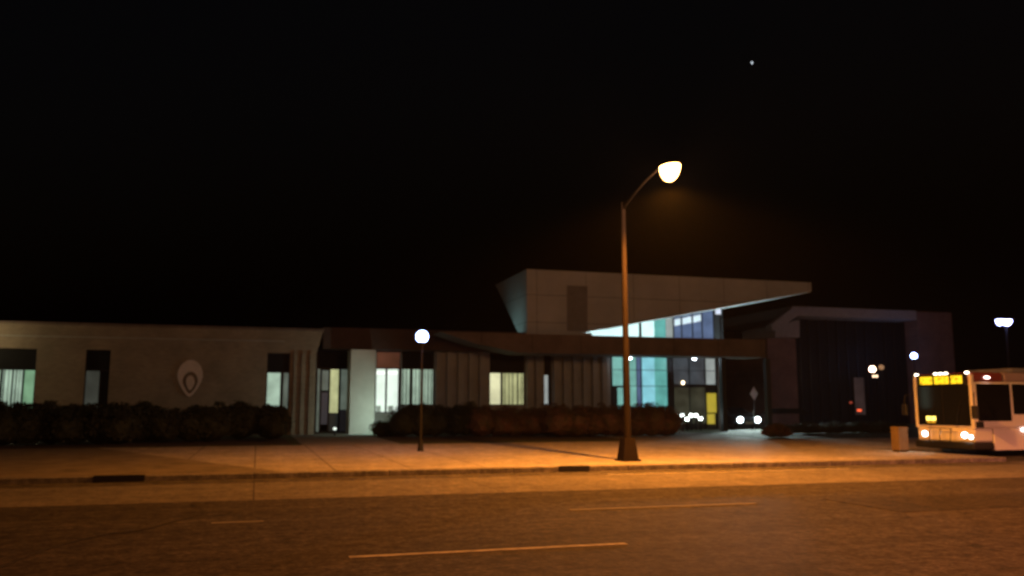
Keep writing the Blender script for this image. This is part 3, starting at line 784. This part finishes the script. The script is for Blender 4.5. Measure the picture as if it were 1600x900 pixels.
# low light near entrance steps
u, v = gr(489, 668)
t = thing('path_light', 'tiny pale path light on the ground beside the glazed entrance', 'path light', Wd(u, 44.5, .12))
MB().tube((0,0,0), (0,0,.3), .03).build('stem', M['black'], t)
MB().ball((0,0,.36), .09, .09, .07).build('lens', emis((.7, .8, .7), 1.6), t, smooth=True)

# row of lit posts standing in for headlight reflections in the glass doors
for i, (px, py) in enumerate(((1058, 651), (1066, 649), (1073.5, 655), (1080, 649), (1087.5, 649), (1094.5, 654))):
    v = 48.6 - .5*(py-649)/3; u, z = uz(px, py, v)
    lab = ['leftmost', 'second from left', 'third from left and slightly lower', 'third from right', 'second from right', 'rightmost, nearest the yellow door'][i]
    t = thing('reflection_post', 'glaring white headlight reflection built as a lit post by the glass hall, %s' % lab, 'reflection stand-in', Wd(u, v, .13), TH, 'lit posts standing in for headlight reflections by the glass hall')
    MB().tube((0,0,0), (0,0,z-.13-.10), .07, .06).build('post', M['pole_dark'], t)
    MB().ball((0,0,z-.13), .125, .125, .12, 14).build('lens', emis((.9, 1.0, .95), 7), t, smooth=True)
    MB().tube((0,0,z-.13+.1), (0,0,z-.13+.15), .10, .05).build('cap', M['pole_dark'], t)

# diamond sign on a post beyond the car
v = 47.5; u, z = uz(1178, 615, v)
t = thing('road_sign', 'pale violet diamond sign on a thin post above the car headlights', 'sign', Wd(u, v, .13))
MB().tube((0,0.03,0), (0,.03,z-.1), .03).build('post', M['pole_dark'], t)
mb = MB(); s = .36; zz = z-.13
mb.uzpoly([(0, zz-s*1.2), (s*.8, zz), (0, zz+s*1.2), (-s*.8, zz)], -.02, .0); mb.build('sign_plate', mat('sign_plate', (.62, .55, .75), .5), t)

# ------------------------------------------------------------ car under the canopy
def build_car():
    v = 49.6; u, z = uz(1170, 657, v)
    t = thing('car', 'dark car with two glaring white headlights coming out of the driveway', 'car', Wd(u, v, .134), TH + R(-4))
    # local: x across, y back from the nose
    prof = [(0,.28),(0,.62),(.12,.78),(1.15,.93),(1.95,1.38),(3.3,1.42),(4.05,1.02),(4.55,.95),(4.62,.55),(4.58,.28)]
    mb = MB(); rows = []
    for s_, k in ((-1, 1), (-.86, 1), (.86, 1), (1, 1)):
        row = []
        for (y, zz) in prof:
            w = .90 if zz < 1.0 else .90-(zz-1.0)*.45
            inset = 0 if abs(s_) < 1 else .06
            yy = y+(.18 if abs(s_) == 1 and y < .2 else 0)-(.15 if abs(s_) == 1 and y > 4.4 else 0)
            row.append(mb.bm.verts.new((s_*w, yy, zz - (inset if zz > .5 else 0))))
        rows.append(row)
    for A_, B_ in zip(rows, rows[1:]):
        for i in range(len(prof)-1): mb.bm.faces.new((A_[i], A_[i+1], B_[i+1], B_[i]))
        mb.bm.faces.new((A_[-1], A_[0], B_[0], B_[-1]))
    mb.bm.faces.new(rows[0]); mb.bm.faces.new(rows[-1][::-1])
    mb.build('body', M['car'], t)
    MB().solid([(-.66,1.17,.955),(.66,1.17,.955),(.56,1.92,1.375),(-.56,1.92,1.375)], [(-.66,1.2,.94),(.66,1.2,.94),(.56,1.95,1.36),(-.56,1.95,1.36)]).build('windscreen', M['glass_dark'], t)
    for s_ in (-1, 1):
        MB().uzpoly([(1.3,.98),(2.0,1.33),(3.2,1.36),(3.8,1.0)], s_*.80, s_*.885).build('side_window', M['glass_dark'], t)
        o = t.children[-1]
        for vtx in o.data.vertices: vtx.co.x, vtx.co.y = vtx.co.y, vtx.co.x
    MB().box(-.5, .5, -.02, .0, .45, .62, bev=.008).build('grille', M['black'], t)
    MB().box(-.85, .85, -.04, .05, .28, .42, bev=.02).build('bumper', M['black'], t)
    MB().box(-.26, .26, -.055, -.041, .34, .44).build('number_plate', M['steel'], t)
    for s_ in (-1, 1):
        h = MB().box(s_*.50, s_*.82, -.015, .04, .55, .70, bev=.012).build('headlight', M['steel'], t)
        MB().ball((s_*.62, -.03, .60), .22, .05, .20, 16).build('bulb', emis((.82, .97, 1.0), 40), h, smooth=True)
        lamp_light('headlamp', 'SPOT', 3800, (.78, 1.0, .95), t, (s_*.62, -.14, .60), .06, (75, .9), (R(84.5), 0, R(168)))
        for y in (.85, 3.7):
            w = MB().cyl((s_*.78, y, .33), 'x', .32, .2).build('wheel', M['rubber'], t)
            MB().cyl((s_*.885, y, .33), 'x', .2, .02).build('rim', M['steel'], w)
        MB().box(s_*.92, s_*1.08, 1.35, 1.45, .93, 1.05, bev=.02).build('mirror', M['car'], t)
build_car()

# ------------------------------------------------------------ bus
def build_bus():
    BU, BV = bu, bv
    t = thing('city_bus', 'white and red city bus with amber destination sign standing at the right edge', 'bus', Wd(BU, BV, .004))
    ZS = .925; t.scale = (1, 1, ZS)
    L, Wb, H = 12.0, 2.52, 2.92
    mb = MB(); mb.box(.03, L, 0, Wb, .95, H-.34, bev=.10)
    body = mb.build('body', M['bus_white'], t, smooth=False)
    # skirt, left open at the wheels
    mb = MB()
    for a_, b_ in ((.75, 2.05), (3.25, 8.0), (9.2, L-.1)): mb.box(a_, b_, .02, Wb-.02, .22, .96, bev=.03)
    mb.build('skirt', M['bus_white'], t)
    MB().box(2.06, 3.24, .25, Wb-.25, .5, .949).build('wheel_arch', M['black'], t)
    MB().box(8.01, 9.19, .25, Wb-.25, .5, .949).build('wheel_arch', M['black'], t)
    # front
    mb = MB(); mb.box(0, .76, .04, Wb-.04, .5, .965, bev=.07); mb.build('front_panel', M['bus_white'], t)
    MB().box(-.10, .75, .0, Wb, .24, .50, bev=.06).build('bumper', M['black'], t)
    # red roof band with the pod
    MB().box(.02, 1.3, .015, Wb-.015, H-.36, H-.02, bev=.09).build('front_cap', M['bus_red'], t)
    MB().box(1.302, L, .015, Wb-.015, H-.36, H-.02, bev=.09).build('roof_band', M['bus_trim'], t)
    MB().box(1.9, L-1, .25, Wb-.25, H-.02, H+.16, bev=.07).build('roof_pod', M['bus_grey'], t)
    # windscreen in two panes
    zs0, zs1 = 1.06, 2.46
    for y0, y1 in ((.14, Wb/2-.012), (Wb/2+.012, Wb-.14)):
        MB().box(-.012, .04, y0, y1, zs0, zs1, bev=.012).build('windscreen', M['glass_dark'], t)
    MB().box(-.006, .05, Wb/2-.010, Wb/2+.010, zs0, zs1).build('windscreen_divider', M['black'], t)
    for s_, y0 in ((1, .2), (1, 1.32)):
        mb = MB(); mb.path([(-.03, y0+.5, zs0-.05), (-.045, y0+.42, zs0+.35), (-.035, y0+.25, zs0+.85)], [.014, .011, .008], 6); mb.build('wiper', M['black'], t)
    for y in (.0, Wb-.125): MB().box(-.018, .1, y+.002, y+.123, zs0-.1, H-.1, bev=.02).build('corner_pillar', M['bus_white'], t)
    # destination sign
    sg = MB().box(-.03, .05, .18, Wb-.18, 2.46, H-.06, bev=.02).build('destination_sign', M['black'], t)
    rnd = random.Random(5); y = .34; cols = 46; widths = (Wb-.68)/cols
    for c0_, c1_ in ((0, 12), (14, 30), (32, 46)):
        mb = MB()
        for i in range(c0_, c1_):
            for j in range(6):
                if rnd.random() < .95: mb.box(-.036, -.031, y+i*widths, y+i*widths+widths*.86, 2.52+j*.047, 2.52+j*.047+.041)
        mb.build('lit_dots', emis((1.0, .60, .015), 1.7), sg)
    dn = MB().box(-.03, -.0125, Wb-.98, Wb-.50, 1.12, 1.40).build('route_number', M['black'], t)
    mb = MB(); mb.box(-.036, -.031, Wb-.95, Wb-.53, 1.22, 1.37); mb.build('lit_dots', emis((1.0, .72, .12), 3.2), dn)
    mb = MB(); mb.box(-.036, -.031, Wb-.93, Wb-.56, 1.135, 1.19); mb.build('lit_dots', emis((1.0, .45, .02), .9), dn)
    # headlights
    for y, k in ((Wb-.42, 1), (.40, 1)):
        h = MB().cyl((-.005, y, .74), 'x', .13, .05).build('headlight', M['steel'], t)
        MB().ball((-.035, y, .74), .03, .13, .105, 14).build('bulb', emis((1.0, .92, .8), 14), h, smooth=True)
    h = MB().cyl((-.005, .14, .68), 'x', .10, .05).build('indicator', M['steel'], t)
    MB().ball((-.035, .14, .68), .03, .085, .08, 14).build('bulb', emis((1.0, .8, .6), 9), h, smooth=True)
    lamp_light('headlamp', 'SPOT', 220, (1, .85, .65), t, (-.2, Wb/2, .8), .1, (90, .9), (R(80), 0, R(90)))
    # marker lamps
    for y in (Wb-.16, Wb/2+.22, Wb/2, Wb/2-.22, .16):
        MB().ball((.0, y, H-.03), .05, .09, .045, 12).build('marker_lamp', emis((1.0, .86, .62), 6), t, smooth=True)
    MB().ball((.62, -.01, H-.20), .13, .03, .05, 12).build('marker_lamp', emis((1.0, .75, .66), 5), t, smooth=True)
    MB().ball((1.95, -.01, .92), .12, .03, .055, 12).build('marker_lamp', emis((1.0, .75, .66), 5), t, smooth=True)
    MB().ball((3.6, -.01, .80), .08, .03, .04, 12).build('marker_lamp', emis((1.0, .7, .6), 2), t, smooth=True)
    # side windows, driver's first and lower
    xs = [(.16, 1.5, 1.22), (1.6, 3.1, 1.45), (3.2, 4.7, 1.45), (4.8, 6.3, 1.45), (6.4, 7.9, 1.45), (8.0, 9.5, 1.45), (9.6, 11.2, 1.45)]
    for a_, b_, zl in xs:
        for yy in ((-.012, .03), (Wb-.03, Wb+.012)):
            w = MB().box(a_, b_, yy[0], yy[1], zl, 2.5, bev=.01).build('side_window', M['glass_dark'], t)
    MB().box(.0+.05, .36, -.016, .02, 1.0, 1.21, bev=.01).build('quarter_panel', M['black'], t)
    # mirrors
    m1 = MB(); m1.path([(.05, -.02, 2.2), (-.18, -.22, 2.15), (-.2, -.25, 1.75)], [.018]*3, 8)
    m1 = m1.build('mirror', M['black'], t); MB().box(-.26, -.14, -.38, -.14, 1.30, 1.75, bev=.04).build('mirror_head', M['black'], m1)
    m2 = MB(); m2.path([(.05, Wb+.02, 2.2), (-.2, Wb+.22, 2.12), (-.22, Wb+.25, 1.8)], [.018]*3, 8)
    m2 = m2.build('mirror', M['black'], t); MB().box(-.28, -.16, Wb+.12, Wb+.36, 1.4, 1.8, bev=.04).build('mirror_head', M['black'], m2)
    # folded bike rack
    mb = MB()
    for y in (.75, 1.2, 1.65): mb.path([(-.13, y, .42), (-.28, y, .5), (-.22, y, .95)], [.016]*3, 6)
    mb.path([(-.22, .7, .95), (-.22, 1.7, .95)], [.016]*2, 6); mb.path([(-.28, .7, .5), (-.28, 1.7, .5)], [.016]*2, 6)
    mb.build('bike_rack', M['black'], t)
    for x in (2.65, 8.6):
        for y in (.17, Wb-.17):
            w = MB().cyl((x, y, .48), 'x' if False else 'y', .48, .28, 32).build('wheel', M['rubber'], t); w.scale.z = 1/ZS
            yy = y-.15 if y < 1 else y+.15
            r_ = MB().cyl((x, yy, .48), 'y', .27, .02, 24).build('rim', M['steel'], w)
build_bus()

# litter bin beside the bus
u, v = gr(1407, 706)
t = thing('litter_bin', 'square orange brown slatted litter bin on the pavement left of the bus', 'bin', Wd(u, v, .128))
t.scale = (.66, .66, 1)
mb = MB()
for i in range(7):
    x = -.24+.08*i
    mb.box(x-.033, x+.033, -.27, -.245, .06, .74); mb.box(x-.033, x+.033, .245, .27, .06, .74)
    mb.box(-.27, -.245, x-.033, x+.033, .06, .74); mb.box(.245, .27, x-.033, x+.033, .06, .74)
mb.build('slats', M['wood'], t)
MB().box(-.235, .235, -.235, .235, .03, .72).build('liner', M['iron'], t)
MB().box(-.29, .29, -.29, .29, .74, .81, bev=.02).build('lid', M['wood'], t)
MB().box(-.25, .25, -.25, .25, 0, .05).build('base', M['iron'], t)

# ------------------------------------------------------------ night air
hz = MB().box(-320, 320, -210, 320, -1.6, 13.0)
hm = bpy.data.materials.new('haze'); hm.use_nodes = True; nt = hm.node_tree; nt.nodes.clear()
o_ = nt.nodes.new('ShaderNodeOutputMaterial'); pv = nt.nodes.new('ShaderNodeVolumePrincipled')
pv.inputs['Density'].default_value = .00011; pv.inputs['Color'].default_value = (.9, .92, 1, 1)
nt.links.new(pv.outputs[0], o_.inputs['Volume'])
hz = hz.build('haze', hm); hz['kind'] = 'stuff'
